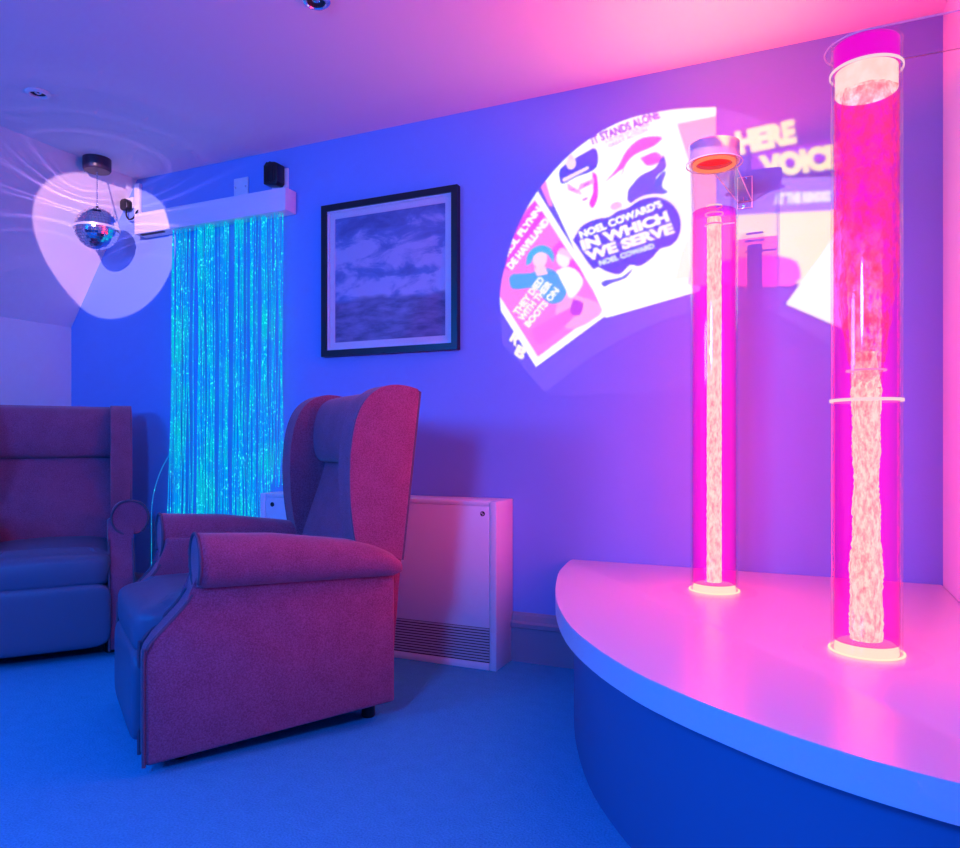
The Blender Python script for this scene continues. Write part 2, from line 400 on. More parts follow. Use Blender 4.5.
def bubble_tube(x, y, label, full):
    t = thing('bubble_tube', label, 'bubble tube', (x, y, ZP))
    RT = .075; ht = (1.88 if full else 1.86)-ZP
    bm = newbm(); ringshell(bm, RT-.005, RT, .004, ht+(.0 if full else .01)); obj('acrylic_tube', bm, M['acrylic'], t)
    bm = newbm(); lathe(bm, [(.135, .001), (.137, .003), (.135, .005), (RT+.001, .005)], 56)
    lathe(bm, [(RT+.001, .005), (RT+.001, .001), (.135, .001)], 56); obj('base_flange', bm, M['flange'], t)
    bm = newbm(); lathe(bm, [(0, .026), (RT-.016, .026), (RT-.009, .020), (RT-.0065, .005), (0, .005)], 48); obj('light_base', bm, M['glow_ring'], t)
    bm = newbm(); ringshell(bm, RT+.0008, RT+.006, .0055, .0085); obj('glow_collar', bm, M['glow_ring'], t)
    top = 1.71-ZP if not full else 1.818-ZP
    # water body
    bm = newbm(); lathe(bm, [(0, .029), (RT-.0065, .029), (RT-.0065, top), (0, top)], 48); obj('water', bm, M['water'], t)
    # central bubble stream
    bm = newbm(); rings = []; rnd = random.Random(3 if full else 5)
    n = 26; zmax = (1.16-ZP) if full else top-.02; steps = 150
    for i in range(steps+1):
        f = i/steps; z = .032+(zmax-.032)*f
        if full: r = .033-.006*f+.003*math.sin(f*9)+.0015*math.sin(f*31); amp = .0022
        else: r = .0235-.001*f; amp = .0012
        if full and f > .86: r *= 1-.22*(f-.86)/.14
        rings.append([(math.cos(k*2*PI/n)*(r+rnd.uniform(-amp, amp)), math.sin(k*2*PI/n)*(r+rnd.uniform(-amp, amp)), z) for k in range(n)])
    loft(bm, rings); obj('bubble_stream', bm, M['core_full' if full else 'core'], t)
    if full:
        for (ra, rb, sd) in ((.026, .052, 1), (.036, .066, 2)):
            bm = newbm(); rings = []; rnd = random.Random(sd); z0 = .58 if sd == 1 else .68
            for i in range(40):
                f = i/39; z = z0+(1.766-ZP-z0)*f
                r = ra+(rb-ra)*min(1, f*3.2)
                rings.append([(math.cos(k*2*PI/30)*(r+rnd.uniform(-.004, .004)), math.sin(k*2*PI/30)*(r+rnd.uniform(-.004, .004)), z) for k in range(30)])
            loft(bm, rings, cap=False); obj('bubble_cloud', bm, M['plume'], t)
        bm = newbm(); rings = []; rnd = random.Random(9)
        for i in range(60):
            f = i/59; z = .60+.42*f; r = .0285+.012*f
            rings.append([(math.cos(k*2*PI/28)*(r+rnd.uniform(-.003, .003))-.006*f, math.sin(k*2*PI/28)*(r+rnd.uniform(-.003, .003)), z) for k in range(28)])
        loft(bm, rings, cap=False); obj('bubble_cloud', bm, M['plume_bright'], t)
        bm = newbm(); lathe(bm, [(0, 1.768-ZP), (RT-.009, 1.768-ZP), (RT-.009, 1.817-ZP), (0, 1.817-ZP)], 48); obj('foam', bm, M['foam'], t)
        zr = 1.047-ZP
        bm = newbm(); ringshell(bm, RT+.0005, RT+.003, zr-.0035, zr+.0035); obj('joint_ring', bm, M['edge_glow'], t)
        bm = newbm(); lathe(bm, [(.040, 1.115-ZP), (.043, 1.115-ZP), (.043, 1.119-ZP), (.040, 1.119-ZP)], 36, closed=True); obj('inner_ring', bm, M['edge_glow'], t)
        bm = newbm(); ringshell(bm, RT+.0005, RT+.003, 1.813-ZP, 1.819-ZP); obj('rim_ring', bm, M['edge_glow'], t)
        bm = newbm(); ringshell(bm, RT-.012, RT-.006, 1.822-ZP, 1.878-ZP); obj('cap_sleeve', bm, M['cap_glow'], t)
        bm = newbm(); lathe(bm, [(0, 1.872-ZP), (RT-.0125, 1.872-ZP), (RT-.0125, 1.877-ZP), (0, 1.877-ZP)], 48); obj('cap_lid', bm, M['cap_glow'], t)
    else:
        bm = newbm(); ringshell(bm, RT+.0005, RT+.006, 1.872-ZP, 1.93-ZP); obj('cap_collar', bm, M['cap_white'], t)
        bm = newbm(); ringshell(bm, RT-.016, RT-.0055, 1.863-ZP, 1.872-ZP); obj('cap_liner', bm, M['glow_orange'], t)
        bm = newbm(); lathe(bm, [(0, 1.888-ZP), (RT-.006, 1.888-ZP), (RT-.006, 1.91-ZP), (0, 1.91-ZP)], 48); obj('cap_underside', bm, M['glow_red'], t)
        for zz, r in ((1.70, .030), (1.665, .028), (1.725, .026)):
            bm = newbm(); ringshell(bm, r-.003, r, zz-ZP, zz+.005-ZP, 32); obj('inner_ring', bm, M['edge_glow'], t)
        bm = newbm(); tube(bm, [(-.03, 0, 1.667-ZP), (.066, 0, 1.667-ZP)], .003, 8); obj('support_rod', bm, M['joint'], t)
    return t

M['edge_glow'] = emis('acrylic_edge_glow', (1, .70, .80), .95)  # emission imitates tube light piped out at acrylic edges and rings
M['joint'] = pbr('painted_edge_glow', (.95, .90, .95), .25)  # pale colour stands in for light piped to the acrylic edges
M['cap_glow'] = emis('pink_cap_glow', (1, .0, .72), .95)  # emission imitates magenta tube light inside the cap, which is no lamp
M['cap_white'] = pbr('silver_cap', (.86, .84, .88), .22, metal=.6)
T1 = (-.268, 2.495); T2 = (.135, 1.912)
bubble_tube(*T1, 'clear bubble tube with silver cap, farther from camera beside the wall projection', False)
bubble_tube(*T2, 'large bubble tube full of red bubbles under a pale foam band, nearer the camera', True)

def bracket(x, y, zt, label, xend, pins):
    t = thing('wall_bracket', label, 'bracket', (x, y, zt))
    hw = .088; L = xend-x
    # stadium plate with a hole for the tube
    outer = []
    for k in range(25):
        a = PI/2+PI*k/24; outer.append((hw*math.cos(a), hw*math.sin(a)))
    outer += [(L, -hw), (L, hw)]
    ri = .0765
    bm = newbm()
    # build as two strips: outer loop / inner loop bridged
    def ringpts(z):
        o, i = [], []
        m = 64
        for k in range(m):
            a = 2*PI*k/m; c, s = math.cos(a), math.sin(a)
            i.append((ri*c, ri*s, z))
            # ray to the stadium outline
            if c <= 0: o.append((hw*c, hw*s, z))
            else:
                q = min(L/max(c, 1e-6), hw/max(abs(s), 1e-6)); o.append((q*c, q*s, z))
        return o, i
    ob, ib = ringpts(0); ot, it = ringpts(.006)
    V = [[bm.verts.new(p) for p in l] for l in (ob, ib, it, ot)]
    m = 64
    for k in range(m):
        k2 = (k+1) % m
        for a, b in ((0, 1), (1, 2), (2, 3), (3, 0)):
            bm.faces.new((V[a][k], V[a][k2], V[b][k2], V[b][k]))
    obj('plate', bm, M['plate'], t)
    bm = newbm(); e = [p for p in outer]
    tube(bm, [(a, b, .003) for a, b in outer], .0022, 6, closed=True); obj('edge_glow_line', bm, M['joint'], t)  # pale line put in for the glow of the plate edge
    if pins:
        bm = newbm(); box(bm, L-.007, L-.001, -.07, .07, -.10, .0); obj('wall_plate', bm, M['plate'], t)
        bm = newbm(); tube(bm, [(L-.004, -.07, -.001), (L-.10, -.07, -.003), (L-.004, -.07, -.10)], .0022, 6, closed=True)
        obj('gusset', bm, M['joint'], t)
        for yy in (-.05, .05):
            bm = newbm(); tube(bm, [(L-.001, yy, -.05), (L-.022, yy, -.05)], .009, 12); obj('screw_cap', bm, M['black'], t)
    return t
bracket(*T2, 1.868, 'clear acrylic plate holding the top of the large red tube to the right wall', XR, True)

# bracket of the far tube runs to the back wall
def back_bracket(x, y, zt):
    t = thing('wall_bracket', 'clear acrylic plate holding the top of the far tube to the back wall', 'bracket', (x, y, zt))
    wx = onY(745, 172).x-x; L = D-y
    bm = newbm(); ringshell(bm, .0765, .090, 0, .006); obj('clamp_ring', bm, M['plate'], t)
    bm = newbm(); ringshell(bm, .0885, .0905, .0015, .0045); obj('edge_glow_line', bm, M['joint'], t)  # glow of the ring's rim put in as a pale band
    bm = newbm(); prism(bm, [(wx-.075, .075), (wx+.0, .05), (wx+.025, L-.006), (wx-.025, L-.006)], 0, .006, axis='z'); obj('arm', bm, M['plate'], t)
    bm = newbm(); tube(bm, [(wx+.0, .05, .003), (wx+.025, L-.008, .003), (wx-.025, L-.008, .003), (wx-.075, .075, .003)], .0018, 6); obj('edge_glow_line', bm, M['joint'], t)
    bm = newbm(); box(bm, wx-.026, wx+.026, L-.007, L-.001, -.025, .10, bev=.002); obj('wall_plate', bm, M['plate'], t)
    rr = [(wx+sx*(.026-.008*(1-math.cos(a))), L-.008, z0+.0) for sx, z0, a in ((-1, -.022, 0), (1, -.022, 0), (1, .097, 0), (-1, .097, 0))]
    bm = newbm(); tube(bm, rr, .0022, 6, closed=True); obj('plate_rim', bm, M['joint'], t)
back_bracket(T1[0], T1[1], 1.866)

# ------------------------------------------------------------------ wing chairs
W = .72
AC = .016     # the arm rolls lean outwards
def make_chair(label):
    t = thing('wing_armchair', label, 'armchair', (0, 0, 0), 0, 'high backed wing armchairs')
    ox, oy = .40, W/2
    sh = lambda pts: [(a-ox, b) for a, b in pts]
    # base and castors
    bm = newbm(); box(bm, .07-ox, .74-ox, .08-oy, W-.08-oy, .045, .12, bev=.01); obj('base', bm, M['dark'], t)
    for s in (.11, .72):
        for w in (.10, W-.10):
            bm = newbm(); lathe(bm, [(0, 0), (.020, 0), (.024, .006), (.022, .05), (0, .05)], 20, s-ox, w-oy); obj('castor', bm, M['foot'], t)
    # arms
    prof = [(0, .03), (0, .335), (.008, .36), (.028, .388), (.105, .468), (.130, .505), (.140, .56), (.146, .60), (.775, .545), (.775, .07)]
    for side in (0, 1):
        f = (lambda w: w-oy) if side == 0 else (lambda w: W-w-oy)
        bm = newbm(); prism(bm, sh(prof), f(0), f(.110), bev=.012, seg=3, sharp=50)
        rings = []
        for i in range(26):
            q = i/25; s = .138+(.782-.138)*q
            zt = .682-.040*q-.035*max(0, q-.35)/.65 - .045*max(0, (q-.72)/.28)**2
            zb_ = .520-.022*q
            rz = (zt-zb_)/2; zc = (zt+zb_)/2; rw = .082-.010*q
            if i == 0: rz *= .93; rw *= .93
            ring = []
            for k in range(28):
                a = 2*PI*k/28; c_, s_ = math.cos(a), math.sin(a)
                ring.append((s-ox, f(AC+rw*math.copysign(abs(c_)**.85, c_)), zc+rz*math.copysign(abs(s_)**.85, s_)))
            if i == 25:
                ring = [(p[0], f(AC)+(p[1]-f(AC))*.8, zc+(p[2]-zc)*.75) for p in ring]
            rings.append(ring)
            if i == 0: rings.append([(p[0]+.012, f(AC)+(p[1]-f(AC))/.93, zc+(p[2]-zc)/.93) for p in ring])
        loft(bm, rings)
        arm = obj('arm', bm, M['fabric'], t)
        bm = newbm()
        for w in (.004, .106):
            pts = [(s-ox-.003, f(w), z) for s, z in smooth_pts(prof[:6], 3)]
            tube(bm, pts, .0055, 8)
        cz, rr, rw = (.682+.52)/2, .079, .080
        arc = [(.139-ox, f(AC+rw*math.cos(a)), cz+rr*math.sin(a)) for a in [R(-75+k*330/40) for k in range(41)]]
        arc = [(.137-ox, f(AC+rw*math.cos(a)), cz+rr*math.sin(a)) for a in [R(230-k*300/40) for k in range(41)]]
        tube(bm, arc, .0055, 8)
        obj('piping', bm, M['piping'], arm)
    # seat and footrest
    def sag(p):
        q = p.copy()
        if q.x < -.32: q.z -= .012
        if q.z > .4: q.z -= .012*math.cos(min(1, abs(q.y)/.26)*PI/2)*-1
        return q
    bm = newbm(); pillow(bm, (.325-ox, 0, .395), (.345, .264, .080), .40, .20, 56, 24, sag); obj('seat_cushion', bm, M['vinyl'], t)
    bm = newbm(); pillow(bm, (.035-ox, 0, .195), (.062, .262, .142), .32, .20, 56, 24); obj('footrest', bm, M['vinyl'], t)
    # back
    fr = [(.60, .40), (.635, .50), (.665, .60), (.70, .70), (.735, .80), (.755, .868)]
    rr_ = [(.84, 1.06), (.80, .75), (.765, .40)]
    bm = newbm(); prism(bm, sh(smooth_pts(fr, 4)+rr_), .085-oy, W-.085-oy, bev=.018, seg=3, sharp=50); obj('backrest', bm, M['fabric'], t)
    hd = [(.750, .868), (.724, .880), (.708, .92), (.704, .97), (.710, 1.03), (.728, 1.085), (.760, 1.118), (.80, 1.130), (.85, 1.118), (.838, .90), (.79, .868)]
    bm = newbm(); prism(bm, sh(smooth_pts(hd, 4)), .085-oy, W-.085-oy, bev=.016, seg=3, sharp=50); obj('headrest', bm, M['fabric'], t)
    bp = [(.76, .10), (.775, .10), (.812, .55), (.878, 1.115), (.85, 1.12), (.79, .55)]
    bm = newbm(); prism(bm, sh(bp), .03-oy, W-.03-oy, bev=.008, seg=2); obj('back_panel', bm, M['fabric'], t)
    wg = smooth_pts([(.640, .575), (.625, .64), (.612, .74), (.608, .86), (.616, .96), (.636, 1.04), (.668, 1.095), (.715, 1.130), (.765, 1.143), (.82, 1.140), (.868, 1.128)], 4) + [(.80, .545), (.70, .555)]
    for side in (0, 1):
        f = (lambda w: w-oy) if side == 0 else (lambda w: W-w-oy)
        bm = newbm(); prism(bm, sh(wg), f(-.012), f(.092), bev=.022, seg=4, sharp=50); wing = obj('wing', bm, M['fabric'], t)
        bm = newbm(); c = Vector((.735, .85))
        for w in (-.006,):
            loop = []
            for a, b in wg:
                v = Vector((a, b))-c; v *= (1-.006/v.length); loop.append((c.x+v.x-ox, f(w), c.y+v.y))
            tube(bm, loop, .0055, 8, closed=True)
        obj('piping', bm, M['piping'], wing)
    return t

TH = R(34)
dv = Vector((math.sin(TH), math.cos(TH), 0)); nv = Vector((-dv.y, dv.x, 0))
Pf = onZ(145, 768, .03); Pf.z = 0
ch = make_chair('grey wing armchair in the middle of the room, side on before the white heater')
ch.location = Pf+dv*.40+nv*(W/2); ch.rotation_euler.z = math.atan2(dv.y, dv.x)
c2 = copy_tree(ch); c2['label'] = 'grey wing armchair facing forward by the left wall, cut off by the photo edge'
A2 = R(-38)      # facing direction
d2 = Vector((-math.cos(A2), -math.sin(A2), 0)); n2 = Vector((-d2.y, d2.x, 0))
P2 = onZ(135, 648, .03); P2.z = 0
c2.scale = (.96, .96, 1.0); c2.location = P2+(d2*.40+n2*(W/2))*.96; c2.rotation_euler.z = math.atan2(d2.y, d2.x)

# ------------------------------------------------------------------ heater
hx0, hx1, hy0 = -2.396, -1.157, 2.752
ht = thing('fan_heater', 'low white fan heater casing against the wall behind the armchair', 'heater', ((hx0+hx1)/2, (hy0+D)/2, 0))
hw = (hx1-hx0)/2; hd = (D-hy0)/2; HT = .703
bm = newbm(); box(bm, -hw, hw, -hd+.006, hd-.001, .0, HT, bev=.004); obj('casing', bm, M['heater'], ht)
for s in (-1, 1):
    bm = newbm(); a, b = sorted((s*hw, s*(hw-.030))); box(bm, a, b, -hd, -hd+.012, 0, HT, bev=.003); obj('corner_post', bm, M['heater'], ht)
bm = newbm(); box(bm, -hw+.033, hw-.033, -hd, -hd+.012, .175, HT-.022, bev=.003); obj('front_panel', bm, M['heater'], ht)
bm = newbm(); box(bm, -hw+.033, hw-.033, -hd, -hd+.012, .0, .03, bev=.002); obj('plinth_strip', bm, M['heater'], ht)
bm = newbm(); box(bm, -hw+.033, hw-.033, -hd+.0045, -hd+.0055, .03, .175)
gr = obj('grille_recess', bm, M['dark'], ht)
bm = newbm()
for k in range(12):
    z = .036+k*.0118; box(bm, -hw+.033, hw-.033, -hd+.000, -hd+.004, z, z+.0068)
obj('grille', bm, M['grille'], ht)
bm = newbm(); box(bm, -hw+.033, hw-.033, -hd+.001, -hd+.01, HT-.019, HT-.001, bev=.002); obj('top_rail', bm, M['heater'], ht)
def disc(bm, x, y0, y1, z, r, n=24):
    tube(bm, [(x, y0, z), (x, y1, z)], r, n)
bm = newbm(); disc(bm, hw-.062, -hd-.002, -hd+.001, HT-.052, .0105); bd = obj('maker_badge', bm, M['black'], ht)
bm = newbm(); prism(bm, [(hw-.062+a*.0105, HT-.052+b*.0105) for a, b in ((-.75, .15), (-.1, .75), (.0, .1), (.7, -.1), (.1, -.75), (.0, -.15))], -hd-.0035, -hd-.002); obj('badge_mark', bm, M['white_plastic'], bd)
bm = newbm(); disc(bm, -hw+.075, -hd-.002, -hd+.001, HT-.052, .011); obj('panel_lock', bm, M['black'], ht)

# ------------------------------------------------------------------ framed picture
q0 = onY(321, 206, D-.034); q1 = onY(457, 349, D-.034); q2 = onY(457, 184, D-.034)
fx0, fx1, fz0, fz1 = q0.x, q1.x, q1.z, q2.z
fc = Vector(((fx0+fx1)/2, D, (fz0+fz1)/2)); a = (fx1-fx0)/2; b = (fz1-fz0)/2
fr = thing('framed_picture', 'square black framed cloudy landscape picture hanging on the blue wall', 'picture', fc)
def rect_ring(bm, a, b, w, y0, y1):
    P = [(-a, -b), (a, -b), (a, b), (-a, b)]; Q = [(-a+w, -b+w), (a-w, -b+w), (a-w, b-w), (-a+w, b-w)]
    L = [[bm.verts.new((x, y, z)) for x, z in pts] for pts, y in ((P, y1), (P, y0), (Q, y0), (Q, y1))]
    for k in range(4):
        k2 = (k+1) % 4
        for i in range(4):
            j = (i+1) % 4; bm.faces.new((L[i][k], L[i][k2], L[j][k2], L[j][k]))
bm = newbm(); rect_ring(bm, a, b, .030, -.034, -.001); obj('frame', bm, M['frame'], fr, smooth=False)
bm = newbm(); rect_ring(bm, a-.030, b-.030, .009, -.024, -.004); obj('inner_lip', bm, M['lip'], fr, smooth=False)
bm = newbm(); rect_ring(bm, a-.039, b-.039, .029, -.016, -.006); obj('mount', bm, M['mat'], fr, smooth=False)
bm = newbm(); box(bm, -a+.064, a-.064, -.012, -.006, -b+.064, b-.064); obj('print', bm, M['painting'], fr, smooth=False)
bm = newbm(); box(bm, -a+.038, a-.038, -.021, -.018, -b+.038, b-.038); obj('glass_pane', bm, M['glass'], fr, smooth=False)

# ------------------------------------------------------------------ fibre optic curtain
bx0, bx1, by0, bz0, bz1 = -3.365, -2.328, 2.855, 2.09, 2.208
cu = thing('fibre_optic_curtain', 'glowing turquoise fibre optic curtain hanging from a white box on the back wall', 'light curtain', ((bx0+bx1)/2, D, bz0))
bo = Vector(((bx0+bx1)/2, D, bz0))
bm = newbm(); box(bm, bx0-bo.x, bx1-bo.x, by0-D, -.001, 0.004, bz1-bz0, bev=.003); hs = obj('housing', bm, M['white_plastic'], cu)
bm = newbm(); box(bm, bx0-bo.x+.03, bx0-bo.x+.20, by0-D+.012, by0-D+.030, 0.0, .006); obj('slot', bm, M['dark'], hs)
for px in (184, 253, 279):
    q = onY(px, 200, D-.01).x-bo.x
    bm = newbm(); box(bm, q-.012, q+.012, -.008, -.001, bz1-bz0-.002, bz1-bz0+.022, bev=.003); obj('fixing_tab', bm, M['white_plastic'], hs)
rnd = random.Random(11)
clusters = [-3.10, -3.06, -3.02, -2.93, -2.86, -2.80, -2.74, -2.66, -2.59, -2.50, -2.44, -2.385]
xs = []
while len(xs) < 99:
    if rnd.random() < .62: x = rnd.choice(clusters)+rnd.gauss(0, .012)
    else: x = rnd.uniform(-3.12, -2.37)
    if -3.13 < x < -2.36: xs.append(x)
for x in sorted(xs):
    y = rnd.uniform(by0+.015, D-.03); zb = rnd.uniform(.04, .25) if x < -2.45 else rnd.uniform(.72, .76)
    drift = rnd.gauss(0, .014) + (-.012 if x < -3.0 else .0)
    ph = rnd.uniform(0, 6); am = rnd.uniform(.001, .006); pts = []
    sw = rnd.uniform(.3, .8); k2 = rnd.choice([-1, 1])*rnd.uniform(0, .010)
    for i in range(15):
        f = i/14; z = bz0+.004-(bz0-zb)*f
        dx = drift*f+am*math.sin(ph+f*9)+k2*math.exp(-((f-sw)/.18)**2)
        pts.append((x+dx-bo.x, y+am*.6*math.cos(ph+f*7)-D, z-bo.z))
    bm = newbm(); tube(bm, pts, rnd.uniform(.0014, .0026), 5); obj('fibre_strand', bm, M['fibre'], cu)
bm = newbm(); q = [(-3.115, 2.88, .9), (-3.19, 2.87, .78), (-3.235, 2.86, .62), (-3.24, 2.86, .40), (-3.24, 2.86, .2)]
tube(bm, [(p[0]-bo.x, p[1]-D, p[2]-bo.z) for p in smooth_pts(q, 5)], .0014, 5); obj('fibre_strand', bm, M['fibre'], cu)

# ------------------------------------------------------------------ fittings on the back wall
def plate_on_wall(name, label, cat, px0, px1, py0, py1):
    p = onY((px0+px1)/2, (py0+py1)/2); p0 = onY(px0, py0); p1 = onY(px1, py1)
    return thing(name, label, cat, (p.x, D, p.z)), abs(p1.x-p0.x)/2
sw, w = plate_on_wall('blank_plate', 'small white blank wall plate above the middle of the curtain box', 'wall plate', 235, 249, 187, 187)
bm = newbm(); box(bm, -w, w, -.010, -.001, -.052, .046, bev=.004); obj('cover', bm, M['white_plastic'], sw)
for s in (-1, 1):
    bm = newbm(); disc(bm, s*w*.72, -.0115, -.009, -.003, .005, 12); obj('screw', bm, M['chrome'], sw)

pa, w = plate_on_wall('power_adapter', 'black power adapter plugged in above the right end of the curtain box', 'power adapter', 271, 289, 178, 178)
bm = newbm(); prism(bm, [(a*.92, b*.86) for a, b in [(-.052, -.055), (.030, -.068), (.044, -.05), (.044, .055), (.022, .066), (-.010, .066), (-.018, .074), (-.028, .066), (-.052, .056)]], -.070, -.011, bev=.006); obj('adapter_body', bm, M['black'], pa)
bm = newbm()
for k in range(5): box(bm, -.040+k*.015, -.034+k*.015, -.073, -.066, -.040, .040)
obj('ribbing', bm, M['black'], pa)
so, w = plate_on_wall('socket_plate', 'white socket plate half hidden behind the black power adapter', 'wall socket', 275, 287, 180, 180)
bm = newbm(); box(bm, -.052, .052, -.009, -.001, -.062, .052, bev=.003); obj('cover', bm, M['white_plastic'], so)
bm = newbm(); box(bm, -.02, .02, -.0105, -.008, -.055, -.045); obj('rocker', bm, M['white_plastic'], so)

pg = onY(131, 207)
pt = thing('plug', 'dark plug with curled cable left of the curtain box', 'plug', (pg.x, D, pg.z))
bm = newbm(); box(bm, -.030, .032, -.012, -.001, -.012, .05, bev=.003); obj('socket_cover', bm, M['white_plastic'], pt)
bm = newbm(); prism(bm, [(-.032, -.018), (-.02, -.03), (.014, -.03), (.026, -.014), (.026, .02), (.010, .034), (-.018, .034), (-.032, .022)], -.05, -.012, bev=.006); obj('plug_body', bm, M['plugm'] if 'plugm' in M else M['black'], pt)
bm = newbm(); tube(bm, smooth_pts([(0, -.03, -.028), (.004, -.035, -.055), (.03, -.04, -.085), (.065, -.04, -.082), (.085, -.035, -.05), (.078, -.02, -.035)], 5), .0045, 8); obj('cable', bm, M['black'], pt)
bm = newbm(); x0 = onY(137, 200).x; x1 = onY(142, 200).x; box(bm, x0, x1, D-.02, D-.001, bz1, ZC-.03, bev=.002)
tag(obj('cable_trunking', bm, M['white_plastic']), 'thin white vertical trunking rising from the left end of the curtain box', 'trunking')

# ------------------------------------------------------------------ mirror ball
B = Vector((-3.382, 2.638, 2.068))
mb = thing('mirror_ball', 'small hanging mirror ball on a chain below a dark ceiling motor', 'mirror ball', (B.x, B.y, ZC))
bz = B.z-ZC
bm = newbm(); lathe(bm, [(0, 0), (.068, 0), (.068, -.055), (.062, -.066), (0, -.066)], 36); obj('motor', bm, M['motor'] if 'motor' in M else pbr('motor_dark', (.03, .02, .05), .35), mb)
bm = newbm(); z = -.066
while z > bz+.112:
    bmesh.ops.create_icosphere(bm, subdivisions=1, radius=.0042, matrix=Matrix.Translation((0, 0, z-.005))); z -= .0105
tube(bm, [(0, 0, -.06), (0, 0, bz+.105)], .0014, 6); obj('chain', bm, M['chrome'], mb)
RB = .108; bm = newbm(); NB = 22
for j in range(NB):
    la = -PI/2+PI*j/NB; lb = la+PI/NB
    cnt = max(4, int(2*PI*RB*math.cos((la+lb)/2)/.0155))
    for i in range(cnt):
        u0 = 2*PI*(i+.04)/cnt; u1 = 2*PI*(i+.96)/cnt; g = (lb-la)*.04
        vs = [bm.verts.new((RB*math.cos(q)*math.cos(u), RB*math.cos(q)*math.sin(u), bz+RB*math.sin(q))) for q, u in ((la+g, u0), (la+g, u1), (lb-g, u1), (lb-g, u0))]
        try: bm.faces.new(vs)
        except ValueError: pass
me = bm
mir = pbr('mirror_tiles', (.86, .86, .9), .08, metal=1)
bmesh.ops.recalc_face_normals(me, faces=me.faces[:])
m_ = bpy.data.meshes.new('mirror_tiles'); me.to_mesh(m_); me.free(); m_.materials.append(mir)
bm = newbm(); bmesh.ops.create_uvsphere(bm, u_segments=40, v_segments=24, radius=RB-.0022, matrix=Matrix.Translation((0, 0, bz))); core = obj('ball_core', bm, M['grout'] if 'grout' in M else pbr('ball_core_grey', (.35, .35, .4), .4, metal=.8), mb)
o = bpy.data.objects.new('mirror_tiles', m_); COL.objects.link(o); o.parent = core
bm = newbm(); lathe(bm, [(RB-.002, bz-.006), (RB+.004, bz-.006), (RB+.004, bz+.006), (RB-.002, bz+.006)], 48, closed=True); obj('equator_band', bm, pbr('silver_band', (.95, .95, .97), .3, metal=.5), core)
bm = newbm(); lathe(bm, [(0, bz+RB+.012), (.008, bz+RB+.010), (.018, bz+RB-.004), (0, bz+RB-.004)], 20); obj('hanger_cap', bm, M['chrome'], core)

# ------------------------------------------------------------------ ceiling spotlights
def downlight(px, py, label, rim):
    p = onZ(px, py, ZC-.006)
    t = thing('ceiling_spotlight', label, 'ceiling light', (p.x, p.y, ZC), 0, 'recessed ceiling spotlights')
    bm = newbm(); lathe(bm, [(.030, -.001), (.048, -.001), (.048, -.004), (.042, -.010), (.034, -.012), (.030, -.008)], 40, closed=True); obj('rim', bm, rim, t)
    bm = newbm(); lathe(bm, [(.030, -.002), (.026, -.0015), (0, -.0012)], 32); obj('reflector', bm, M['dark'], t)
    bm = newbm(); lathe(bm, [(0, -.006), (.008, -.0055), (.013, -.002), (0, -.0015)], 24); obj('lens', bm, M['chrome'], t)
downlight(38, 94, 'unlit recessed ceiling spotlight with a white rim, above the left armchair', M['white_plastic'])
downlight(316, 2, 'unlit chrome recessed ceiling spotlight at the top edge, nearer the room centre', M['chrome'])

# ------------------------------------------------------------------ the projected picture
X0, X1, Z0, Z1 = -1.42, XR, 1.15, ZC
IW, IH = 1680, int(1680*(ZC-1.15)/(XR+1.42))
lay = np.zeros((IH, IW, 3), np.float32)
def lin(c):
    c = np.array(c, float)/255
    return np.where(c <= .04045, c/12.92, ((c+.055)/1.055)**2.4)
def w2i(P): return np.array([[(p[0]-X0)/(X1-X0)*IW, (p[1]-Z0)/(Z1-Z0)*IH] for p in P])
def px2w(P): return [(lambda v: (v.x, v.z))(onY(*p)) for p in P]
def mask_poly(Pi):
    lo = np.floor(Pi.min(0)).astype(int); hi = np.ceil(Pi.max(0)).astype(int)+1
    lo = np.maximum(lo, 0); hi = np.minimum(hi, [IW, IH])
    if (hi <= lo).any(): return None
    xx, yy = np.meshgrid(np.arange(lo[0], hi[0])+.5, np.arange(lo[1], hi[1])+.5)
    ins = np.zeros(xx.shape, bool); n = len(Pi)
    for i in range(n):
        (xa, ya), (xb, yb) = Pi[i], Pi[(i+1) % n]
        if ya == yb: continue
        c = ((ya > yy) != (yb > yy)) & (xx < (xb-xa)*(yy-ya)/(yb-ya)+xa); ins ^= c
    return lo, hi, ins
CLIP = None
def fill(pts, col, sm=0):
    if sm: pts = smooth_pts(list(pts)+[pts[0]], sm)[:-1]
    r = mask_poly(w2i(px2w(pts)))
    if r is None: return
    lo, hi, ins = r
    if CLIP is not None: ins = ins & CLIP[lo[1]:hi[1], lo[0]:hi[0]]
    lay[lo[1]:hi[1], lo[0]:hi[0]][ins] = lin(col)
def ell(cx, cy, a, b, rot=0, n=28):
    c, s = math.cos(rot), math.sin(rot)
    return [(cx+a*math.cos(t)*c-b*math.sin(t)*s, cy+a*math.cos(t)*s+b*math.sin(t)*c) for t in [2*PI*k/n for k in range(n)]]
def glyphs(s, bold=.03):
    cu_ = bpy.data.curves.new('lettering', 'FONT'); cu_.body = s; cu_.offset = bold; cu_.resolution_u = 4
    ob_ = bpy.data.objects.new('lettering', cu_); COL.objects.link(ob_)
    dg = bpy.context.evaluated_depsgraph_get(); dg.update()
    e = ob_.evaluated_get(dg); me = e.to_mesh()
    me.calc_loop_triangles()
    co_ = np.array([v.co[:2] for v in me.vertices]); tr = [tuple(t.vertices) for t in me.loop_triangles]
    e.to_mesh_clear(); bpy.data.objects.remove(ob_); bpy.data.curves.remove(cu_)
    mn, mx = co_.min(0), co_.max(0); return (co_-mn)/(mx-mn), tr
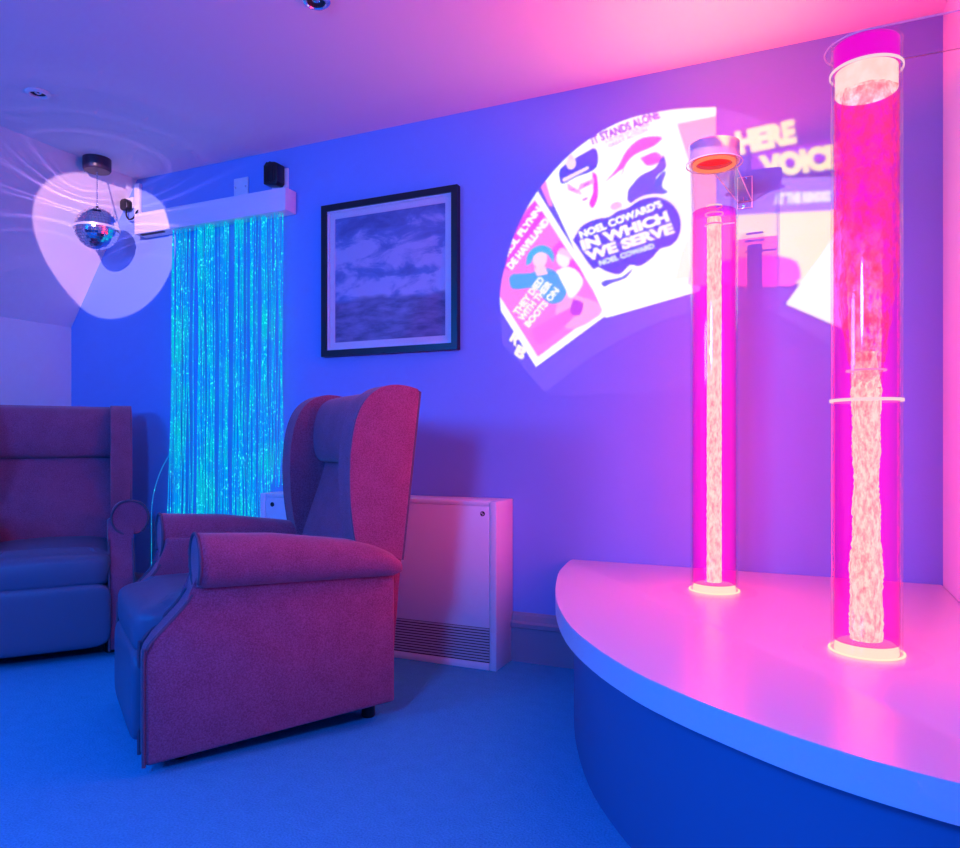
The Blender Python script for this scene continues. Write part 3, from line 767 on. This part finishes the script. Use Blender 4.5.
def text(s, BL, BR, TR_, TL, col, bold=.03):
    uv, tr = glyphs(s, bold)
    Q = [np.array(p, float) for p in (BL, BR, TR_, TL)]
    P = [(1-u)*(1-v)*Q[0]+u*(1-v)*Q[1]+u*v*Q[2]+(1-u)*v*Q[3] for u, v in uv]
    I = w2i(px2w(P)); c = lin(col)
    for t in tr:
        r = mask_poly(I[list(t)])
        if r is None: continue
        lo, hi, ins = r
        if CLIP is not None: ins = ins & CLIP[lo[1]:hi[1], lo[0]:hi[0]]
        lay[lo[1]:hi[1], lo[0]:hi[0]][ins] = c
def line_text(s, p, q, hgt, col, bold=.03):
    """text along baseline p->q (photo pixels) with letters hgt tall"""
    p, q = np.array(p, float), np.array(q, float); d = (q-p)/np.linalg.norm(q-p); up = np.array([d[1], -d[0]])*hgt
    text(s, p, q, q+up, p+up, col, bold)

WH = (255, 255, 255)
# faint wash of the wheel between its two rims
wash_out = [(503, 345), (500, 300), (506, 262), (518, 226), (540, 188), (575, 150), (620, 122), (670, 110), (720, 108), (780, 128), (838, 165)]
fill(smooth_pts(wash_out, 6)+smooth_pts([(838, 352), (790, 320), (740, 306), (690, 312), (640, 330), (590, 358), (545, 392)], 6), (66, 48, 92))
fill(smooth_pts([(838, 352), (790, 320), (740, 306), (690, 312), (640, 330), (590, 358), (545, 392)], 6)+smooth_pts([(590, 432), (630, 406), (680, 388), (740, 384), (800, 398), (838, 418)], 6), (34, 22, 52))
circ = smooth_pts([(540, 400), (510, 345), (500, 300), (506, 262), (518, 226), (540, 188), (575, 150), (620, 122), (670, 110), (716, 107)], 8)+[(716, 320)]
r_ = mask_poly(w2i(px2w(circ))); full_ = np.zeros((IH, IW), bool); full_[r_[0][1]:r_[1][1], r_[0][0]:r_[1][0]] = r_[2]
CLIP = full_
# tilted red poster on the left
fill([(537, 190), (612, 311), (536, 367), (470, 262)], (255, 250, 235))
fill([(535, 200), (604, 307), (538, 357), (478, 262)], (250, 120, 120))
fill([(535, 200), (545, 216), (508, 270), (490, 262)], (230, 70, 190))
fill([(560, 240), (585, 277), (566, 270), (552, 252)], (230, 80, 150), 3)
fill([(560, 290), (604, 307), (575, 329), (556, 318)], (255, 160, 120), 3)
fill([(532, 330), (570, 308), (575, 316), (540, 345)], (255, 105, 110), 3)
# two plain figures, one in a blue hat and shirt, one in pale dress
fill([(509, 279), (513, 274), (531, 273), (541, 268), (551, 269), (560, 276), (567, 287), (563, 300), (552, 304), (543, 298), (535, 288), (513, 289)], (70, 155, 250), 3)
fill([(534, 268), (545, 266), (548, 274), (537, 276)], (255, 200, 165))
fill(ell(540, 259, 7, 9, .25), (255, 205, 170))
fill([(526, 266), (527, 256), (533, 248), (542, 245), (550, 248), (554, 255), (553, 263), (549, 256), (541, 252), (534, 256), (531, 263)], (85, 170, 255), 3)
fill(ell(563, 259, 6.5, 8.5, -.3), (255, 232, 215))
fill([(557, 252), (562, 248), (569, 252), (572, 260), (566, 256), (560, 254)], (255, 190, 140), 3)
fill([(556, 271), (566, 267), (576, 270), (583, 281), (578, 292), (570, 298), (565, 288)], (255, 245, 232), 3)
fill([(573, 299), (583, 303), (580, 315), (570, 313)], (190, 60, 160), 3)
line_text('ROL FLYNN', (508, 257), (542, 210), 7, WH, .05)
line_text('DE HAVILLAND', (512, 270), (550, 222), 7.5, WH, .05)
line_text('THEY DIED', (518, 316), (545, 280), 7, (250, 245, 130), .05)
line_text('WITH THEIR', (523, 322), (553, 284), 7, (250, 245, 130), .05)
line_text('BOOTS ON', (529, 328), (560, 291), 7, (250, 245, 130), .05)
# tall white poster
fill([(530, 150), (545, 186), (606, 318), (700, 291), (700, 90), (560, 90)], (255, 255, 255))
fill([(540, 186), (545, 178), (553, 207), (549, 206)], (250, 130, 120))
line_text('IT STANDS ALONE', (593, 145), (661, 118), 9, (150, 60, 215), .05)
line_text('A PICTURE OF OUR OWN', (606, 144), (650, 126), 3.4, (170, 140, 225), .02)
line_text('GREAT ACTION', (609, 148), (648, 131), 3.6, (150, 120, 220), .02)
# plain face under a peaked cap
fill([(565, 188), (597, 172), (600, 196), (596, 205), (592, 208), (577, 197)], (255, 255, 250), 3)
fill([(592, 172), (597, 176), (598, 196), (593, 208), (589, 203), (593, 192)], (235, 50, 160), 3)
fill([(567, 183), (578, 190), (580, 184), (594, 178), (594, 183), (580, 190), (578, 194), (568, 190)], (250, 160, 190))
fill([(570, 190), (575, 188), (576, 189), (571, 191)], (200, 80, 130))
fill([(583, 185), (589, 182), (590, 183), (584, 187)], (200, 80, 130))
fill([(579, 190), (582, 194), (579, 195)], (245, 150, 180))
fill([(582, 199), (587, 197), (588, 199), (583, 201)], (210, 90, 130))
fill([(559, 174), (561, 168), (572, 160), (586, 152), (594, 148), (598, 154), (597, 166), (590, 172), (576, 177), (562, 184)], (75, 65, 200), 3)
fill([(562, 179), (588, 166), (589, 169), (564, 182)], (255, 220, 200))
fill(ell(571, 163, 5, 6.5), (255, 215, 80))
fill(ell(571, 157, 2.2, 2.6), (255, 190, 60))
# abstract swirl and blue patches
fill([(604, 183), (617, 168), (627, 150), (642, 138), (662, 137), (654, 146), (636, 154), (626, 164), (620, 178), (624, 168)], (250, 90, 100), 3)
fill([(640, 158), (656, 152), (662, 160), (648, 166)], (240, 90, 180), 3)
fill([(628, 190), (640, 176), (655, 168), (663, 155), (666, 168), (656, 178), (660, 196), (630, 203)], (110, 80, 230), 3)
fill([(655, 182), (660, 174), (666, 172), (662, 186), (668, 192), (658, 194)], (90, 90, 210), 3)
fill(ell(616, 206, 6, 4, -.3), (255, 180, 130))
# dark cloud with the title
cloud = [(573, 240), (582, 226), (597, 219), (609, 217), (618, 211), (628, 208), (640, 200), (656, 197), (668, 201), (677, 210), (681, 224), (678, 238), (670, 246), (660, 249), (652, 258), (640, 266), (630, 265), (620, 274), (608, 272), (598, 267), (592, 268)]
fill([((x-627)*1.05+627, (y-236)*1.06+235) for x, y in cloud], (255, 235, 190), 3)
fill(cloud, (84, 66, 214), 3)
line_text("NOEL COWARD'S", (581, 239), (663, 207), 8, WH, .05)
line_text('IN WHICH', (583, 251), (670, 221), 11, (255, 245, 255), .06)
line_text('WE SERVE', (587, 262), (675, 233), 11, (255, 240, 255), .06)
line_text('NOEL COWARD', (600, 266), (655, 248), 5.5, (225, 240, 255), .04)
fill([(601, 283), (606, 280), (622, 277), (633, 268), (626, 278), (612, 283), (604, 287)], (90, 90, 200), 2)
fill([(682, 250), (690, 235), (690, 278), (675, 280)], (250, 235, 110))
# orange panel beyond
fill([(674, 108), (716, 104), (716, 160), (692, 160), (680, 140)], (255, 250, 230))
fill([(677, 124), (716, 116), (716, 165), (690, 165)], (255, 165, 120))
fill([(690, 165), (716, 165), (716, 288), (688, 284), (694, 240)], (255, 160, 150))
fill([(692, 220), (716, 215), (716, 285), (690, 285)], (255, 205, 110))
CLIP = None
# small yellow letters below the left poster
text('R', (509, 340), (516, 347), (523, 338), (514, 331), (255, 240, 120), .06)
text('B', (514, 354), (522, 361), (528, 350), (518, 344), (255, 240, 120), .06)
# right hand poster, out of focus
sharp = lay.copy(); lay[:] = 0
text('HERE', (740, 155), (797, 143), (794, 119), (734, 132), (255, 235, 120), .07)
fill([(752, 154), (842, 136), (842, 158), (750, 172)], (150, 60, 200))
text('VOICE', (764, 179), (842, 168), (838, 143), (758, 156), (255, 235, 110), .07)
fill([(716, 180), (842, 176), (842, 215), (716, 215)], (150, 120, 240))
text('AT THE RENDEZ', (774, 205), (832, 201), (832, 191), (774, 193), (230, 235, 255), .08)
fill([(716, 216), (842, 210), (842, 262), (800, 284), (716, 268)], (255, 232, 110))
fill([(716, 262), (760, 255), (790, 258), (800, 268), (792, 286), (716, 284)], (235, 90, 190), 2)
fill([(740, 235), (762, 232), (765, 245), (742, 247)], (250, 190, 120), 2)
fill([(786, 304), (846, 220), (846, 330)], (255, 255, 255))
def blur(a, n):
    for _ in range(n):
        for ax in (0, 1): a = (np.roll(a, 1, ax)+np.roll(a, -1, ax)+2*a)/4
    return a
bl = blur(lay, 26)
wgt = np.clip((np.arange(IW)/IW*(X1-X0)+X0-(onY(716, 200).x-.012))/.02, 0, 1)[None, :, None]
pic = blur(sharp, 5)*(1-.0*wgt)+bl
pic = np.clip(pic-np.array([.10, .05, .42])*(pic.sum(2, keepdims=True) > .2), 0, None)/np.array(WALL_ALB)*.42
img = bpy.data.images.new('projected_picture', IW, IH, float_buffer=True, is_data=True)
buf = np.ones((IH, IW, 4), np.float32); buf[..., :3] = pic
img.pixels.foreach_set(buf.ravel()); img.update()

# ------------------------------------------------------------------ lights
def lamp(kind, name, loc, target=None, col=(1, 1, 1), energy=10, **kw):
    l = bpy.data.lights.new(name, kind); l.color = col; l.energy = energy
    for k, v in kw.items(): setattr(l, k, v)
    o = bpy.data.objects.new(name, l); COL.objects.link(o); o.location = loc
    if target is not None: o.rotation_euler = (Vector(target)-Vector(loc)).to_track_quat('-Z', 'Y').to_euler()
    o['kind'] = 'helper'
    return o

PL = Vector((-.95, -.55, 1.60))
pj = lamp('SPOT', 'picture_projector_lamp', PL, (-.45, D, 1.9), (1, 1, 1), 1300, spot_size=R(62), spot_blend=0., shadow_soft_size=.004)
l = pj.data; l.use_nodes = True; nt = l.node_tree; nt.nodes.clear()
ge = nt.nodes.new('ShaderNodeNewGeometry'); sp = nt.nodes.new('ShaderNodeSeparateXYZ'); nt.links.new(ge.outputs['Incoming'], sp.inputs[0])
def mth(op, a, b):
    n = nt.nodes.new('ShaderNodeMath'); n.operation = op
    for i, v in enumerate((a, b)):
        if isinstance(v, (int, float)): n.inputs[i].default_value = v
        else: nt.links.new(v, n.inputs[i])
    return n.outputs[0]
kx = (D-PL.y)/(X1-X0); kz = (D-PL.y)/(Z1-Z0)
U = mth('ADD', mth('MULTIPLY', mth('DIVIDE', sp.outputs[0], sp.outputs[1]), kx), (PL.x-X0)/(X1-X0))
V = mth('ADD', mth('MULTIPLY', mth('DIVIDE', sp.outputs[2], sp.outputs[1]), kz), (PL.z-Z0)/(Z1-Z0))
cb = nt.nodes.new('ShaderNodeCombineXYZ'); nt.links.new(U, cb.inputs[0]); nt.links.new(V, cb.inputs[1])
ti = nt.nodes.new('ShaderNodeTexImage'); ti.image = img; ti.extension = 'CLIP'; nt.links.new(cb.outputs[0], ti.inputs[0])
em = nt.nodes.new('ShaderNodeEmission'); nt.links.new(ti.outputs[0], em.inputs[0])
lo = nt.nodes.new('ShaderNodeOutputLight'); nt.links.new(em.outputs[0], lo.inputs[0])

# pin spot on the mirror ball
SL = Vector((-1.015, -.703, 2.283)); ax = Vector((-.574, .817, -.056))
lamp('SPOT', 'mirror_ball_pin_spot', SL, SL+ax, (1, .52, .72), 900, spot_size=R(9.5), spot_blend=.02, shadow_soft_size=.006)

# added patterned lamp above the ball, imitating the faint rings it throws
gl = lamp('POINT', 'added_glint_lamp', B+Vector((0, 0, .135)), None, (.55, .30, 1), 8, shadow_soft_size=.004)
gl.data.use_nodes = True; nt = gl.data.node_tree; nt.nodes.clear()
ge = nt.nodes.new('ShaderNodeNewGeometry'); sp = nt.nodes.new('ShaderNodeSeparateXYZ'); nt.links.new(ge.outputs['Incoming'], sp.inputs[0])
el = mth('ARCSINE', mth('ABSOLUTE', sp.outputs[2], 0), 0)
wob = mth('MULTIPLY', mth('SINE', mth('MULTIPLY', el, 17.3), 0), .035)
sn = mth('SINE', mth('MULTIPLY', mth('ADD', el, wob), 36), 0)
pk = mth('MULTIPLY', mth('POWER', mth('MAXIMUM', sn, 0), 6), mth('POWER', mth('COSINE', el, 0), 7))
em = nt.nodes.new('ShaderNodeEmission'); nt.links.new(pk, em.inputs['Strength'])
lo = nt.nodes.new('ShaderNodeOutputLight'); nt.links.new(em.outputs[0], lo.inputs[0])

# blue led floods
BLUE = (.0, .175, 1)
lamp('SPOT', 'blue_led_flood', (-.75, -.85, 1.75), (-1.7, 2.9, -.1), BLUE, 268, spot_size=R(86), spot_blend=.4, shadow_soft_size=.22)
lamp('AREA', 'blue_led_wash', (-2.9, -.9, 1.75), (-2.0, 2.9, 1.1), BLUE, 57, shape='RECTANGLE', size=.8, size_y=.5)
# red light leaving the tops of the tubes
for (x, y), e in ((T1, 1.), (T2, .5)):
    lamp('SPOT', 'tube_top_red_light', (x, y, 1.96), (x, y, 3), (1, .015, .03), 24*e, spot_size=R(164), spot_blend=.3, shadow_soft_size=.05)
    lamp('SPOT', 'tube_top_light', (x, y, 1.96), (x, y, 3), (1, .42, .08), 8*e, spot_size=R(118), spot_blend=.7, shadow_soft_size=.05)

w = bpy.data.worlds.new('world'); SC.world = w; w.use_nodes = True
w.node_tree.nodes['Background'].inputs[0].default_value = (.02, .05, .3, 1); w.node_tree.nodes['Background'].inputs[1].default_value = .02

vs = SC.view_settings; vs.view_transform = 'Standard'; vs.look = 'None'; vs.exposure = 0; vs.gamma = 1; vs.use_curve_mapping = False
SC.cycles.transparent_max_bounces = 32; SC.cycles.max_bounces = 10; SC.cycles.diffuse_bounces = 5
SC.cycles.sample_clamp_indirect = 6.; SC.cycles.use_denoising = True
SC.cycles.caustics_reflective = False; SC.cycles.caustics_refractive = False
